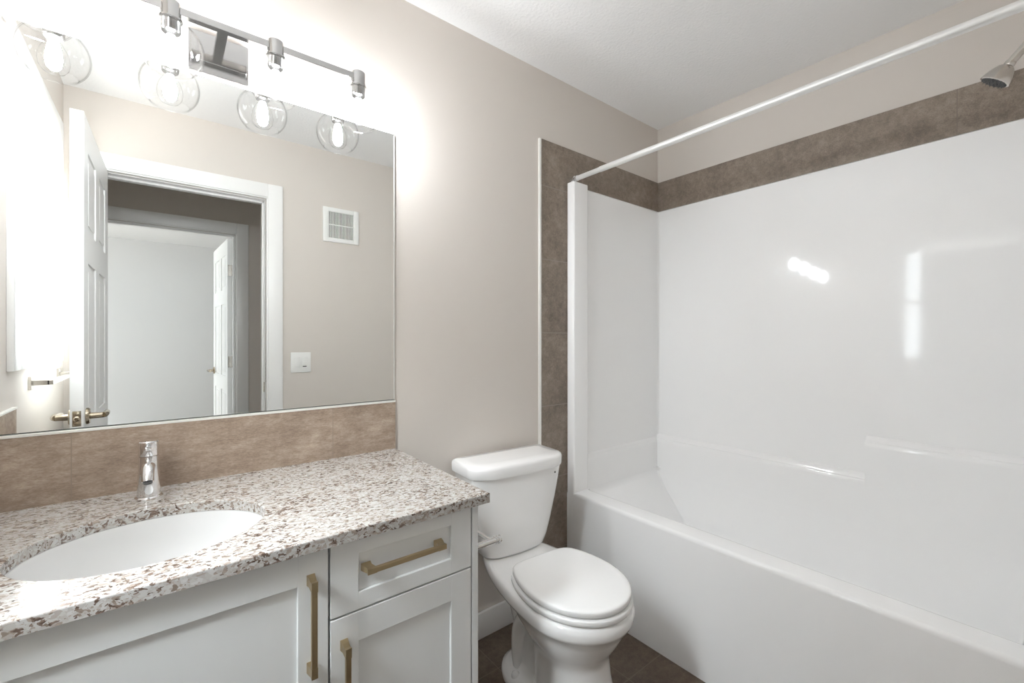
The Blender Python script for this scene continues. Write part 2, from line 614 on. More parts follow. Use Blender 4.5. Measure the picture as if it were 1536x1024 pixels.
BH = 0.105
struct(MB().box(0.618, 1.335, D - 0.013, D, 0, BH, 0.003), 'baseboard_back', 'trim_paint', 'white baseboard behind the toilet', 'baseboard', 40)
struct(MB().box(DX1 + 0.092, XT, YB, YB + 0.013, 0, BH, 0.003), 'baseboard_front', 'trim_paint', 'white baseboard on the doorway wall', 'baseboard', 40)
struct(MB().box(XL, XL + 0.013, YB + 0.02, 0.90, 0, BH, 0.003), 'baseboard_left', 'trim_paint', 'white baseboard below the window', 'baseboard', 40)
m = MB().box(HX0, EX0 - 0.092, YH, YH + 0.013, 0, BH, 0.003).box(EX1 + 0.092, HX1, YH, YH + 0.013, 0, BH, 0.003)
struct(m, 'baseboard_hall', 'trim_paint', 'white baseboard in the hallway', 'baseboard', 40)
struct(MB().box(BX0, BX1, YF, YF + 0.013, 0, BH, 0.003), 'baseboard_bedroom', 'trim_paint', 'white baseboard of the far bedroom wall', 'baseboard', 40)

# ------------------------------------------------------------------ windows
w1 = thing('window_1', (XL, (WY0 + WY1) / 2, WZ0), 'tall white-cased window beside the towel bar, seen in the mirror', 'window', kind='structure')
m = MB()
wd = 0.080
m.box(XL, XL + 0.018, WY0 - wd, WY0, WZ0 - wd, WZ1 + wd, 0.003)
m.box(XL, XL + 0.018, WY1, WY1 + wd, WZ0 - wd, WZ1 + wd, 0.003)
m.box(XL, XL + 0.0178, WY0, WY1, WZ0 - wd, WZ0, 0.003)
m.box(XL, XL + 0.0178, WY0, WY1, WZ1, WZ1 + wd, 0.003)
m.build('window_casing', 'trim_paint', w1, 40)
m = MB()
for a in ((WY0, WY0 + 0.008, WZ0, WZ1), (WY1 - 0.008, WY1, WZ0, WZ1), (WY0, WY1, WZ0, WZ0 + 0.008), (WY0, WY1, WZ1 - 0.008, WZ1)):
    m.box(XL - T, XL, *a)
m.build('window_reveal', 'trim_paint', w1)
m = MB()
fx0, fx1 = XL - 0.075, XL - 0.035
fw = 0.026
m.box(fx0, fx1, WY0 + .008, WY0 + fw, WZ0 + .008, WZ1 - .008, 0.004)
m.box(fx0, fx1, WY1 - fw, WY1 - .008, WZ0 + .008, WZ1 - .008, 0.004)
m.box(fx0, fx1, WY0 + fw, WY1 - fw, WZ0 + .008, WZ0 + fw, 0.004)
m.box(fx0, fx1, WY0 + fw, WY1 - fw, WZ1 - fw, WZ1 - .008, 0.004)
m.box(fx0, fx1 - 0.004, WY0 + fw, WY1 - fw, 1.66, 1.695, 0.004)
fr = m.build('window_frame', 'white_plastic', w1, 40)
MB().box(XL - 0.062, XL - 0.058, WY0 + fw - .01, WY1 - fw + .01, WZ0 + fw - .01, WZ1 - fw + .01).build('window_pane', 'window_glass', w1)
w2 = thing('window_2', (BX0, (BWY0 + BWY1) / 2, BWZ0), 'bedroom window lighting the far room', 'window', kind='structure')
m = MB()
for a in ((BWY0 - .08, BWY0, BWZ0 - .08, BWZ1 + .08), (BWY1, BWY1 + .08, BWZ0 - .08, BWZ1 + .08), (BWY0, BWY1, BWZ0 - .08, BWZ0), (BWY0, BWY1, BWZ1, BWZ1 + .08)):
    m.box(BX0, BX0 + 0.018, *a, 0.003)
m.build('window_casing', 'trim_paint', w2, 40)
MB().box(BX0 - 0.062, BX0 - 0.058, BWY0, BWY1, BWZ0, BWZ1).build('window_pane', 'window_glass', w2)

area('daylight_portal', (XL - 0.10, (WY0 + WY1) / 2, (WZ0 + WZ1) / 2), (0, -PI / 2, 0), WZ1 - WZ0, WY1 - WY0, 1, (1, 1, 1), True)
area('bedroom_portal', (BX0 - 0.09, (BWY0 + BWY1) / 2, (BWZ0 + BWZ1) / 2), (0, -PI / 2, 0), BWZ1 - BWZ0, BWY1 - BWY0, 1, (1, 1, 1), True)


# ------------------------------------------------------------------ panel doors
def panel_leaf(mb, W, H, th):
    """six-panel moulded door: local x along width, y thickness 0..th, z up"""
    st = 0.105
    cw = (W - 3 * st) / 2
    rows = [(0.22, 0.78), (0.90, 1.50), (1.62, H - 0.12)]
    mb.box(0, W, 0.006, th - 0.006, 0, H)
    for ya, yb in ((0, 0.0065), (th - 0.0065, th)):
        mb.box(0, st, ya, yb, 0, H)
        mb.box(W - st, W, ya, yb, 0, H)
        mb.box(st + cw, st * 2 + cw, ya, yb, 0, H)
        for zz0, zz1 in ((0, 0.22), (0.78, 0.90), (1.50, 1.62), (H - 0.12, H)):
            mb.box(st, st + cw, ya, yb, zz0, zz1)
            mb.box(st * 2 + cw, W - st, ya, yb, zz0, zz1)
        for zz0, zz1 in rows:
            for xx in (st, st * 2 + cw):
                mb.box(xx + 0.03, xx + cw - 0.03, ya + (0.0015 if ya == 0 else -0.0), yb - (0.0015 if ya else 0.0), zz0 + 0.03, zz1 - 0.03, 0.0025)
    return mb


def lever(parent, M, s=1.0):
    """lever handle: rose on the door face (local +y out), lever runs to -x"""
    m = MB()
    m.lathe([(0.0, 0), (0.031, 0), (0.031, 0.005), (0.027, 0.010), (0.012, 0.012), (0.0105, 0.045)], (0, 0, 0), 'Y', 32)
    pts = [(0.0, 0.045, 0), (-0.01, 0.050, 0.0), (-0.035, 0.052, 0.001), (-0.075, 0.051, 0.001), (-0.115, 0.047, -0.002)]
    m.tube(pts, [0.0105, 0.011, 0.0105, 0.0095, 0.0075], 16)
    bmesh.ops.transform(m.bm, matrix=M, verts=m.bm.verts)
    return m.build('lever_handle', 'lever_metal', parent, 40)


# bathroom door, swung into the room against the window wall
LW, LH, LT = 0.745, 2.045, 0.037
ang = math.radians(90.7)
d1 = thing('door_1', (DX0 + 0.002, YB + 0.003, 0.0), 'open white six-panel bathroom door with satin lever, seen edge-on in the mirror', 'door', local=True, rz=ang, kind='structure')
lm = MB()
panel_leaf(lm, LW, LH, LT)
bmesh.ops.translate(lm.bm, vec=(0, -LT, 0.008), verts=lm.bm.verts)
leaf = lm.build('door_leaf', 'door_paint', d1)
HZ = 0.925
lever(d1, Matrix.Translation((LW - 0.062, 0, HZ)))
lever(d1, Matrix.Translation((LW - 0.062, -LT, HZ)) @ Matrix.Scale(-1, 4, (0, 1, 0)))
m = MB().box(LW, LW + 0.0015, -LT + 0.007, -0.007, HZ - 0.028, HZ + 0.028, 0.0005)
m.lathe([(0.0, 0), (0.0095, 0), (0.0095, 0.006), (0.005, 0.010), (0, 0.010)], (LW, -LT / 2, HZ), 'X', 24)
m.build('latch_plate', 'lever_metal', d1, 40)
for z in (0.25, 1.02, 1.80):
    MB().cyl((-0.001, 0.006, z), (-0.001, 0.006, z + 0.09), 0.006, 12).build('hinge', 'nickel', d1, 40)
# strike plate on the jamb
tag(MB().box(DX1 - 0.0035, DX1 - 0.002, YB - 0.05, YB - 0.012, HZ - 0.03, HZ + 0.03, 0.0005).build('strike_plate', 'lever_metal'),
    'small metal strike plate on the doorway jamb, seen in the mirror', 'strike plate')

# bedroom door, open into the far room
d2 = thing('door_2', (EX1 - 0.004, YH2 + 0.012, 0.0), 'open white bedroom door across the hall with chrome lever, seen in the mirror', 'door', local=True, rz=math.radians(-93), kind='structure')
lm = MB()
panel_leaf(lm, 0.745, 2.02, 0.035)
bmesh.ops.translate(lm.bm, vec=(0, -0.035, 0.008), verts=lm.bm.verts)
lm.build('door_leaf', 'door_paint', d2)
lever(d2, Matrix.Translation((0.685, -0.035, 0.925)) @ Matrix.Scale(-1, 4, (0, 1, 0)))
for z in (0.25, 0.985, 1.725):
    m = MB().cyl((0.0, 0.0, z), (0.0, 0.0, z + 0.09), 0.006, 12).box(-0.002, 0.0, -0.032, 0, z, z + 0.09)
    m.build('hinge', 'nickel', d2, 40)

# ------------------------------------------------------------------ fan grille, switch, towel bar on the far walls
gx0, gx1, gz0, gz1 = 0.800, 1.030, 1.850, 2.075
g = thing('exhaust_fan_grille', ((gx0 + gx1) / 2, YB, gz0), 'square white exhaust fan grille with vertical slats high on the wall, seen in the mirror', 'vent')
m = MB()
b_ = 0.034
m.box(gx0, gx0 + b_, YB, YB + 0.016, gz0, gz1, 0.004).box(gx1 - b_, gx1, YB, YB + 0.016, gz0, gz1, 0.004)
m.box(gx0 + b_ - .002, gx1 - b_ + .002, YB, YB + 0.0158, gz0, gz0 + b_ - 0.006, 0.004).box(gx0 + b_ - .002, gx1 - b_ + .002, YB, YB + 0.0158, gz1 - b_ + .006, gz1, 0.004)
m.build('grille_frame', 'white_plastic', g, 40)
MB().box(gx0 + 0.02, gx1 - 0.02, YB, YB + 0.003, gz0 + 0.02, gz1 - 0.02).build('backing', 'grey_slot', g)
ns = 17
for i in range(ns):
    x = gx0 + b_ + (gx1 - gx0 - 2 * b_) * (i + 0.5) / ns
    MB().box(x - 0.0020, x + 0.0020, YB + 0.003, YB + 0.013, gz0 + 0.025, gz1 - 0.025, 0.001).build('slat', 'white_plastic', g)
MB().box(gx0 + b_, gx1 - b_, YB + 0.011, YB + 0.014, (gz0 + gz1) / 2 - 0.003, (gz0 + gz1) / 2 + 0.003).build('cross_bar', 'white_plastic', g)

sx0, sx1, sz0, sz1 = 0.612, 0.728, 1.006, 1.132
g = thing('light_switch', ((sx0 + sx1) / 2, YB, sz0), 'white double rocker light switch plate beside the doorway, seen in the mirror', 'light switch')
MB().box(sx0, sx1, YB, YB + 0.006, sz0, sz1, 0.002).build('wall_plate', 'white_plastic', g, 40)
for k, xc in enumerate(((sx0 + sx1) / 2 - 0.023, (sx0 + sx1) / 2 + 0.023)):
    MB().box(xc - 0.0175, xc + 0.0175, YB + 0.0055, YB + 0.0075, sz0 + 0.029, sz1 - 0.029, 0.0008).box(
        xc - 0.0155, xc + 0.0155, YB + 0.007, YB + 0.0105, sz0 + 0.033 + (0.012 if k else 0), sz1 - 0.033, 0.002).build('rocker', 'white_plastic', g, 40)
MB().box((sx0 + sx1) / 2 + 0.010, (sx0 + sx1) / 2 + 0.032, YB + 0.007, YB + 0.010, sz0 + 0.034, sz0 + 0.040, 0.001).build('dimmer_slider', 'grey_slot', g)

ty0, ty1, tz = 0.112, 0.643, 1.058
g = thing('towel_bar', (XL, (ty0 + ty1) / 2, tz), 'square brushed nickel towel bar below the window, seen in the mirror', 'towel bar')
for y in (ty0, ty1):
    p = MB().box(XL, XL + 0.052, y - 0.009, y + 0.009, tz - 0.009, tz + 0.009, 0.001).build('post', 'nickel', g)
    MB().box(XL, XL + 0.009, y - 0.024, y + 0.024, tz - 0.024, tz + 0.024, 0.0015).build('mounting_plate', 'nickel', p)
MB().box(XL + 0.046, XL + 0.062, ty0 - 0.009, ty1 + 0.009, tz - 0.008, tz + 0.008, 0.001).build('rail', 'nickel', g)

# ------------------------------------------------------------------ vanity cabinet
VX0, VX1 = XL, 0.617
FY = 0.918
CZ = 0.806
v = thing('vanity_cabinet', ((VX0 + VX1) / 2, D, 0), 'pale grey shaker vanity cabinet under the granite counter', 'cabinet')
m = MB()
m.box(VX1 - 0.018, VX1, FY, D - 0.002, 0, CZ, 0.0012)
m.build('side_panel', 'cabinet_paint', v)
m = MB()
m.box(VX0, VX0 + 0.018, FY + 0.021, D - 0.002, 0, CZ)
m.box(VX0 + 0.018, VX1 - 0.018, FY + 0.06, D - 0.002, 0.10, 0.118)
m.box(VX0 + 0.018, VX1 - 0.018, D - 0.012, D - 0.002, 0.118, CZ)
m.box(VX0 + 0.018, VX1 - 0.018, FY + 0.06, FY + 0.076, 0, 0.10)
m.box(0.250, 0.268, FY + 0.022, D - 0.012, 0.118, CZ)
m.box(0.268, VX1 - 0.018, FY + 0.022, FY + 0.04, 0.62, 0.66)
m.box(VX0 + .018, .250, FY + 0.022, FY + 0.03, CZ - 0.05, CZ)
m.box(.268, VX1 - .018, FY + 0.022, FY + 0.03, CZ - 0.05, CZ)
m.build('carcass', 'cabinet_inside', v)


def shaker(parent, name, x0, x1, z0, z1, st, rt, rb):
    m = MB()
    y0, y1 = FY, FY + 0.019
    m.box(x0, x0 + st, y0, y1, z0, z1, 0.0012).box(x1 - st, x1, y0, y1, z0, z1, 0.0012)
    m.box(x0 + st - 0.001, x1 - st + 0.001, y0 + 0.0001, y1, z0, z0 + rb, 0.0012).box(x0 + st - 0.001, x1 - st + 0.001, y0 + 0.0001, y1, z1 - rt, z1, 0.0012)
    m.box(x0 + st - 0.002, x1 - st + 0.002, y0 + 0.007, y1 - 0.002, z0 + rb - 0.002, z1 - rt + 0.002)
    return m.build(name, 'cabinet_paint', parent)


def pull(parent, p, horizontal, L):
    """flat bar pull on two flared square feet; p = centre on the door face"""
    m = MB()
    def bx(a0, a1, d0, d1, wv, bev):
        if horizontal:
            m.box(p[0] + a0, p[0] + a1, FY - d1, FY - d0, p[1] - wv, p[1] + wv, bev)
        else:
            m.box(p[0] - wv, p[0] + wv, FY - d1, FY - d0, p[1] + a0, p[1] + a1, bev)
    h = L / 2
    bx(-h + 0.004, h - 0.004, 0.023, 0.031, 0.0055, 0.0012)
    for s in (-1, 1):
        a = s * (h - 0.010)
        secs = [(0.0, 0.010, 0.0075), (0.012, 0.0085, 0.0062), (0.022, 0.0080, 0.0058), (0.0312, 0.0100, 0.0058)]
        loops = []
        for d, ha, wv in secs:
            q = [(-1, -1), (1, -1), (1, 1), (-1, 1)]
            sh = -s * (0.003 if d > 0.02 else 0)
            if horizontal:
                loops.append([(p[0] + a + sh + i * ha, FY - d, p[1] + j * wv) for i, j in q])
            else:
                loops.append([(p[0] + i * wv, FY - d, p[1] + a + sh + j * ha) for i, j in q])
        m.loft(loops)
    return m.build('handle', 'brass', parent)


dz1 = CZ - 0.003
dr = shaker(v, 'cabinet_door', VX0 + 0.003, 0.2565, 0.105, dz1, 0.0565, 0.064, 0.06)
pull(dr, (0.2235, 0.662), False, 0.190)
dw = shaker(v, 'drawer', 0.2605, 0.5955, 0.6525, dz1, 0.0565, 0.034, 0.036)
pull(dw, (0.417, 0.739), True, 0.190)
dr2 = shaker(v, 'cabinet_door', 0.2605, 0.5955, 0.105, 0.6485, 0.0565, 0.062, 0.06)
pull(dr2, (0.2870, 0.508), False, 0.190)

# ------------------------------------------------------------------ countertop with an oval cut-out
SX, SY, SA, SB = -0.020, 1.140, 0.198, 0.160
CT = 0.024
cx0, cx1, cy0, cy1 = XL + 0.001, 0.6402, 0.9002, D - 0.001
b = bmesh.new()
N = 96


def square_pt(a):
    dx, dy = math.cos(a), math.sin(a)
    ts = []
    if dx > 1e-9: ts.append((cx1 - SX) / dx)
    if dx < -1e-9: ts.append((cx0 - SX) / dx)
    if dy > 1e-9: ts.append((cy1 - SY) / dy)
    if dy < -1e-9: ts.append((cy0 - SY) / dy)
    t = min(ts)
    return SX + dx * t, SY + dy * t


angs = sorted([2 * PI * i / N for i in range(N)] + [math.atan2(y - SY, x - SX) % (2 * PI) for x in (cx0, cx1) for y in (cy0, cy1)])
r1 = 0.0025
lv = []
for kind, dz, ins in (('o', -CT, 0), ('o', -r1, 0), ('o', -r1 * .3, r1 * .3), ('o', 0, r1), ('i', 0, -r1), ('i', -r1 * .3, -r1 * .3), ('i', -r1, 0), ('i', -CT, 0)):
    ring = []
    for a in angs:
        if kind == 'o':
            x, y = square_pt(a)
            x = min(max(x, cx0 + ins), cx1 - ins)
            y = min(max(y, cy0 + ins), cy1 - ins)
        else:
            x, y = SX + (SA - ins) * math.cos(a), SY + (SB - ins) * math.sin(a)
        ring.append(b.verts.new((x, y, COUNTER + dz)))
    lv.append(ring)
n = len(angs)
for k in range(len(lv)):
    A, B = lv[k], lv[(k + 1) % len(lv)]
    for i in range(n):
        j = (i + 1) % n
        b.faces.new((A[i], A[j], B[j], B[i]))
bmesh.ops.recalc_face_normals(b, faces=b.faces)
m = MB()._add(b)
tag(m.build('countertop', 'granite'), 'speckled cream and brown granite vanity countertop with an oval sink cut-out', 'countertop')

# undermount basin
s = thing('sink', (SX, SY, COUNTER - CT), 'white oval undermount sink set in the granite countertop', 'sink')
prof = [(1.06, 0.0), (0.985, 0.0), (0.965, -0.012), (0.93, -0.045), (0.86, -0.085), (0.72, -0.120), (0.50, -0.140), (0.25, -0.147), (0.10, -0.149)]
outer = [(0.10, -0.158), (0.5, -0.152), (0.78, -0.128), (0.93, -0.085), (0.99, -0.03), (1.06, -0.012)]
loops = []
zt = COUNTER - CT - 0.0005
for k, h in prof + outer:
    loops.append([(SX + SA * k * math.cos(2 * PI * i / 72), SY + SB * k * math.sin(2 * PI * i / 72), zt + h) for i in range(72)])
loops.append(loops[0])
bm_ = MB().loft(loops, False, False)
bmesh.ops.remove_doubles(bm_.bm, verts=bm_.bm.verts, dist=1e-6)
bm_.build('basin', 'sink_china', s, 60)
MB().lathe([(0.0, -0.002), (0.019, -0.002), (0.022, 0.001), (0.020, 0.003), (0.014, 0.0035), (0, 0.005)], (SX, SY, zt - 0.147), 'Z', 32).build('drain', 'chrome', s, 40)

# ------------------------------------------------------------------ faucet
FX, FYY = -0.0300, 1.395
f = thing('faucet', (FX, FYY, COUNTER), 'chrome single-hole faucet standing behind the sink', 'faucet')
MB().lathe([(0, 0), (0.027, 0), (0.0275, 0.003), (0.025, 0.006), (0.0, 0.006)], (FX, FYY, COUNTER), 'Z', 48).build('base_ring', 'chrome', f, 30)
MB().lathe([(0.0, 0.006), (0.0235, 0.006), (0.0225, 0.03), (0.0205, 0.065), (0.0198, 0.102), (0.0, 0.102)], (FX, FYY, COUNTER), 'Z', 48).build('body', 'chrome', f, 30)
# spout: comes forward and bends down
pts, rad = [], []
path = [(0.0, 0.070, 0.014), (0.020, 0.078, 0.0135), (0.040, 0.084, 0.0128), (0.060, 0.086, 0.0122), (0.078, 0.083, 0.0118), (0.090, 0.073, 0.0115), (0.096, 0.062, 0.0112)]
for d, h, r in path:
    pts.append((FX, FYY - d, COUNTER + h))
    rad.append(r)
sp = MB().tube(pts, rad, 24).build('spout', 'chrome', f, 40)
MB().lathe([(0.0, 0), (0.0085, 0), (0.0085, 0.004), (0, 0.004)], (FX, FYY - 0.0970, COUNTER + 0.0595), Vector((0, -0.25, 1)), 24).build('aerator', 'grey_slot', sp)
hd = MB().lathe([(0.0, 0.1035), (0.0195, 0.1035), (0.0200, 0.106), (0.0200, 0.136), (0.0185, 0.1385), (0.0, 0.1395)], (FX, FYY, COUNTER), 'Z', 48)
hd.box(FX - 0.006, FX + 0.006, FYY - 0.052, FYY - 0.012, COUNTER + 0.124, COUNTER + 0.131, 0.002)
hd.build('lever', 'chrome', f, 30)

# ------------------------------------------------------------------ backsplash and mirror
ZS = 0.9935
g = thing('tile_backsplash', (0.12, D, COUNTER), 'taupe stone-look tile backsplash strip between the counter and the mirror', 'backsplash')
MB().box(XL + 0.001, 0.6395, D - 0.010, D, COUNTER, ZS).build('tile_face', 'splash_tile', g)
MB().box(XL + 0.001, 0.6395, D - 0.0115, D, ZS, ZS + 0.0065, 0.0008).build('edge_trim', 'edge_metal', g)
g = thing('tile_backsplash', (XL, 1.2, COUNTER), 'short taupe tile side splash below the window, seen low in the mirror corner', 'backsplash')
MB().box(XL, XL + 0.010, 0.872, D - 0.0115, COUNTER + 0.0003, ZS).build('tile_face', 'splash_tile', g)
MB().box(XL, XL + 0.0115, 0.868, D - 0.0115, ZS, ZS + 0.0065, 0.0008).build('edge_trim', 'edge_metal', g)

g = thing('wall_mirror', (0.12, D, 1.002), 'large frameless wall mirror over the vanity backsplash', 'mirror')
MX0, MX1, MZ0, MZ1 = XL + 0.004, 0.6375, 1.0015, 1.9405
MB().box(MX0, MX1, D - 0.0055, D - 0.0005, MZ0, MZ1).build('backing', 'mirror_edge', g)
MB().box(MX0 + 0.0012, MX1 - 0.0035, D - 0.0060, D - 0.0054, MZ0 + 0.0015, MZ1 - 0.0015).build('glass', 'mirror_glass', g)
MB().box(MX1 - 0.0032, MX1, D - 0.0062, D - 0.0054, MZ0 + 0.0015, MZ1 - 0.004).build('bevelled_edge', 'edge_metal', g)

# ------------------------------------------------------------------ vanity light
LY = 1.375
g = thing('vanity_light', (0.12, D, 2.02), 'chrome vanity light bar with four clear glass globes above the mirror', 'wall lamp')
m = MB().box(0.055, 0.185, 1.462, D, 1.975, 2.052, 0.0015)
m.box(0.050, 0.190, 1.474, D, 1.950, 2.06, 0.0015)
m.build('canopy', 'fixture_metal', g)
m = MB().box(0.108, 0.132, LY, 1.464, 2.0225, 2.0385, 0.0015)
m.build('bracket', 'fixture_metal', g)
MB().box(-0.240, 0.492, LY - 0.009, LY + 0.009, 2.0215, 2.0395, 0.001).build('bar', 'fixture_metal', g)
GX = (-0.218, 0.012, 0.243, 0.474)
for x in GX:
    sk = MB().lathe([(0, 2.048), (0.019, 2.048), (0.0205, 2.046), (0.0205, 2.010), (0.0240, 2.008), (0.0240, 2.004), (0.0205, 2.002)]
                    + sum([[(0.0190, 2.000 - i * 0.004), (0.0205, 1.998 - i * 0.004)] for i in range(6)], []) + [(0.0185, 1.974), (0, 1.974)],
                    (x, LY, 0), 'Z', 36).build('socket', 'fixture_metal', g, 30)
    R, zc = 0.0695, 1.9345
    pr = []
    a0 = math.asin(0.0235 / R)
    a1 = PI - math.asin(0.046 / R)
    for i in range(33):
        a = a0 + (a1 - a0) * i / 32
        pr.append((R * math.sin(a), zc + R * math.cos(a)))
    inner = [((R - 0.002) * math.sin(a0 + (a1 - a0) * i / 32), zc + (R - 0.002) * math.cos(a0 + (a1 - a0) * i / 32)) for i in range(32, -1, -1)]
    lip = [(pr[-1][0] + 0.0012, pr[-1][1] - 0.0015), (pr[-1][0] - 0.0015, pr[-1][1] - 0.0025)]
    MB().lathe(pr + lip + inner, (x, LY, 0), 'Z', 64, cap=False).build('glass_globe', 'globe_glass', sk, 60)
    bulb = [(0.0125, 1.974), (0.0135, 1.966), (0.018, 1.955), (0.025, 1.942), (0.0290, 1.928), (0.0300, 1.915), (0.0275, 1.900), (0.020, 1.889), (0.010, 1.884), (0.0, 1.883)]
    MB().lathe(bulb, (x, LY, 0), 'Z', 40, cap=False).build('light_bulb', 'bulb_glass', sk, 60)
    fl = [(0.0, 1.968), (0.0085, 1.966), (0.0115, 1.957), (0.0145, 1.940), (0.0165, 1.920), (0.014, 1.902), (0.008, 1.894), (0.0, 1.892)]
    MB().lathe(fl, (x, LY, 0), 'Z', 10, cap=False).build('filament', 'filament_glow', sk, 60)

# ------------------------------------------------------------------ tile border round the tub alcove
ZTT, ZTB = 2.1246, 1.956
g = thing('tile_border', (1.8, D, 1.95), 'brown stone tile strip beside and above the tub surround on the toilet wall', 'tile border')
MB().box(1.335, 1.51, D - 0.009, D - 0.0002, 0, 1.976).build('side_tiles', 'border_tile_side', g)
MB().box(1.335, XR - 0.0002, D - 0.009, D - 0.0002, 1.976, ZTT).box(1.51, XR - 0.0002, D - 0.0089, D - 0.0002, 1.957, 1.977).build('end_tiles', 'border_tile_top', g)
MB().box(1.3235, 1.3352, D - 0.0105, D - 0.0002, 0, ZTT, 0.001).build('edge_trim', 'edge_metal', g)
tag(MB().box(XR - 0.009, XR, YB + 0.001, D - 0.009, 1.957, ZTT).build('tile_border', 'border_tile_top'),
    'long brown stone tile band above the back wall of the tub surround', 'tile border')

# ------------------------------------------------------------------ one-piece tub and surround
g = thing('bathtub_surround', (1.88, 0.75, 0), 'glossy white one-piece bathtub with shower surround walls', 'bathtub')
Y0T, Y1T = YB + 0.002, D - 0.0095
XB = XR - 0.009
RIM = 0.494


def rrect(x0, x1, y0, y1, r, z, k=8):
    rs = r if isinstance(r, tuple) else (r,) * 4     # corners: x1y1, x0y1, x0y0, x1y0
    out = []
    for (cx, cy, a0), rr in zip(((x1, y1, 0), (x0, y1, 90), (x0, y0, 180), (x1, y0, 270)), rs):
        sx = -1 if cx == x1 else 1
        sy = -1 if cy == y1 else 1
        for i in range(k + 1):
            a = math.radians(a0 + 90 * i / k)
            out.append((cx + sx * rr + rr * math.cos(a), cy + sy * rr + rr * math.sin(a), z))
    return out


XI = 1.590          # inner rim line
XBL = 2.190         # lower back wall face
YEL = 1.440         # lower end wall face
YE0 = 0.030
lo = []
# outside of apron up to the rim, then over and into the basin
lo.append(rrect(XT, XB, Y0T, Y1T, 0.002, 0.0))
lo.append(rrect(XT, XB, Y0T, Y1T, 0.002, RIM - 0.016))
for a in (25, 50, 75, 90):
    rr = 0.014
    e = rr * (1 - math.cos(math.radians(a)))
    lo.append(rrect(XT + e, XB, Y0T, Y1T, 0.002, RIM - rr + rr * math.sin(math.radians(a))))
lo.append(rrect(XI - 0.006, XBL + 0.004, YE0, YEL + 0.004, 0.03, RIM))
for a, dz in ((0.0, -0.001), (0.006, -0.004), (0.010, -0.010)):
    lo.append(rrect(XI + a, XBL, YE0 + a, YEL, 0.03, RIM + dz))
lo.append(rrect(XI + 0.012, XBL, YE0 + 0.012, YEL - 0.001, (0.012, 0.035, 0.035, 0.035), 0.470))
lo.append(rrect(XI + 0.016, XBL - 0.001, YE0 + 0.016, YEL - 0.010, (0.012, 0.05, 0.05, 0.05), 0.452))
lo.append(rrect(XI + 0.022, XBL - 0.004, YE0 + 0.03, YEL - 0.06, (0.012, 0.07, 0.07, 0.07), 0.370))
lo.append(rrect(XI + 0.028, XBL - 0.008, YE0 + 0.05, YEL - 0.145, (0.016, 0.09, 0.09, 0.09), 0.260))
lo.append(rrect(XI + 0.040, XBL - 0.016, YE0 + 0.07, YEL - 0.215, (0.03, 0.10, 0.10, 0.10), 0.170))
lo.append(rrect(XI + 0.060, XBL - 0.035, YE0 + 0.09, YEL - 0.250, 0.11, 0.130))
lo.append(rrect(XI + 0.10, XBL - 0.075, YE0 + 0.13, YEL - 0.29, 0.10, 0.112))
MB().loft(lo, False, True).build('tub', 'acrylic', g, 32)

# surround walls: upper sheets lean back slightly, lower part stands forward with a stepped ledge
BKT, BKB = XB - 0.001, 2.212       # back sheet face: top, at the ledge
ENT, ENB = Y1T - 0.002, 1.452
LEDGE = [(0.0, 0.0), (0.0, 0.004)]


def ledge_prof(face0, face1, zt):
    """profile points from the upper sheet (face0) out to the lower face (face1), going down"""
    d = face0 - face1
    return [(face0 + 0.006, zt + 0.012), (face0 - d * .12, zt + 0.002), (face0 - d * .38, zt - 0.003), (face0 - d * .5, zt - 0.009), (face0 - d * .58, zt - 0.014),
            (face0 - d * .85, zt - 0.018), (face0 - d * .97, zt - 0.024), (face1 - 0.0006, zt - 0.034)]


m = MB()
# back sheet (with a soft corner into the end sheet)
loops = []
K = 6
for z in [0.60, 0.9, 1.3, 1.7, ZTB - 0.012, ZTB - 0.006, ZTB - 0.002, ZTB]:
    t = (z - 0.60) / (ZTB - 0.60)
    xb = BKB + (BKT - BKB) * t
    ye = ENB + (ENT - ENB) * t
    ie = 0.0 if z < ZTB - 0.004 else (0.002 if z < ZTB - 0.001 else 0.006)
    xb += ie
    ye += ie
    y0 = YB + 0.02
    r = 0.012
    lp = [(1.56, ye, z), (xb - r - 0.012, ye, z)]
    for i in range(K + 1):
        a = math.radians(90 - 90 * i / K)
        lp.append((xb - r + r * math.cos(a), ye - r + r * math.sin(a), z))
    lp += [(xb, ye - r - 0.012, z), (xb, y0 + r + 0.012, z)]
    for i in range(K + 1):
        a = math.radians(0 - 90 * i / K)
        lp.append((xb - r + r * math.cos(a), y0 + r + r * math.sin(a), z))
    lp += [(xb - r - 0.012, y0, z), (1.56, y0, z)]
    ext = [(1.56, Y1T, z), (XB - 0.02, Y1T, z)] + [(XB - 0.001 * (K - i), Y1T, z) for i in range(K)] + [(XB, Y1T - .001, z), (XB, Y1T - .015, z), (XB, Y0T + .015, z), (XB, Y0T + .001, z)] + [(XB - 0.001 * i, Y0T, z) for i in range(K)] + [(XB - 0.02, Y0T, z), (1.56, Y0T, z)]
    loops.append(lp)
loops.append(ext)
m.loft(loops, False, False, True)
m.build('surround_wall', 'acrylic', g, 35)

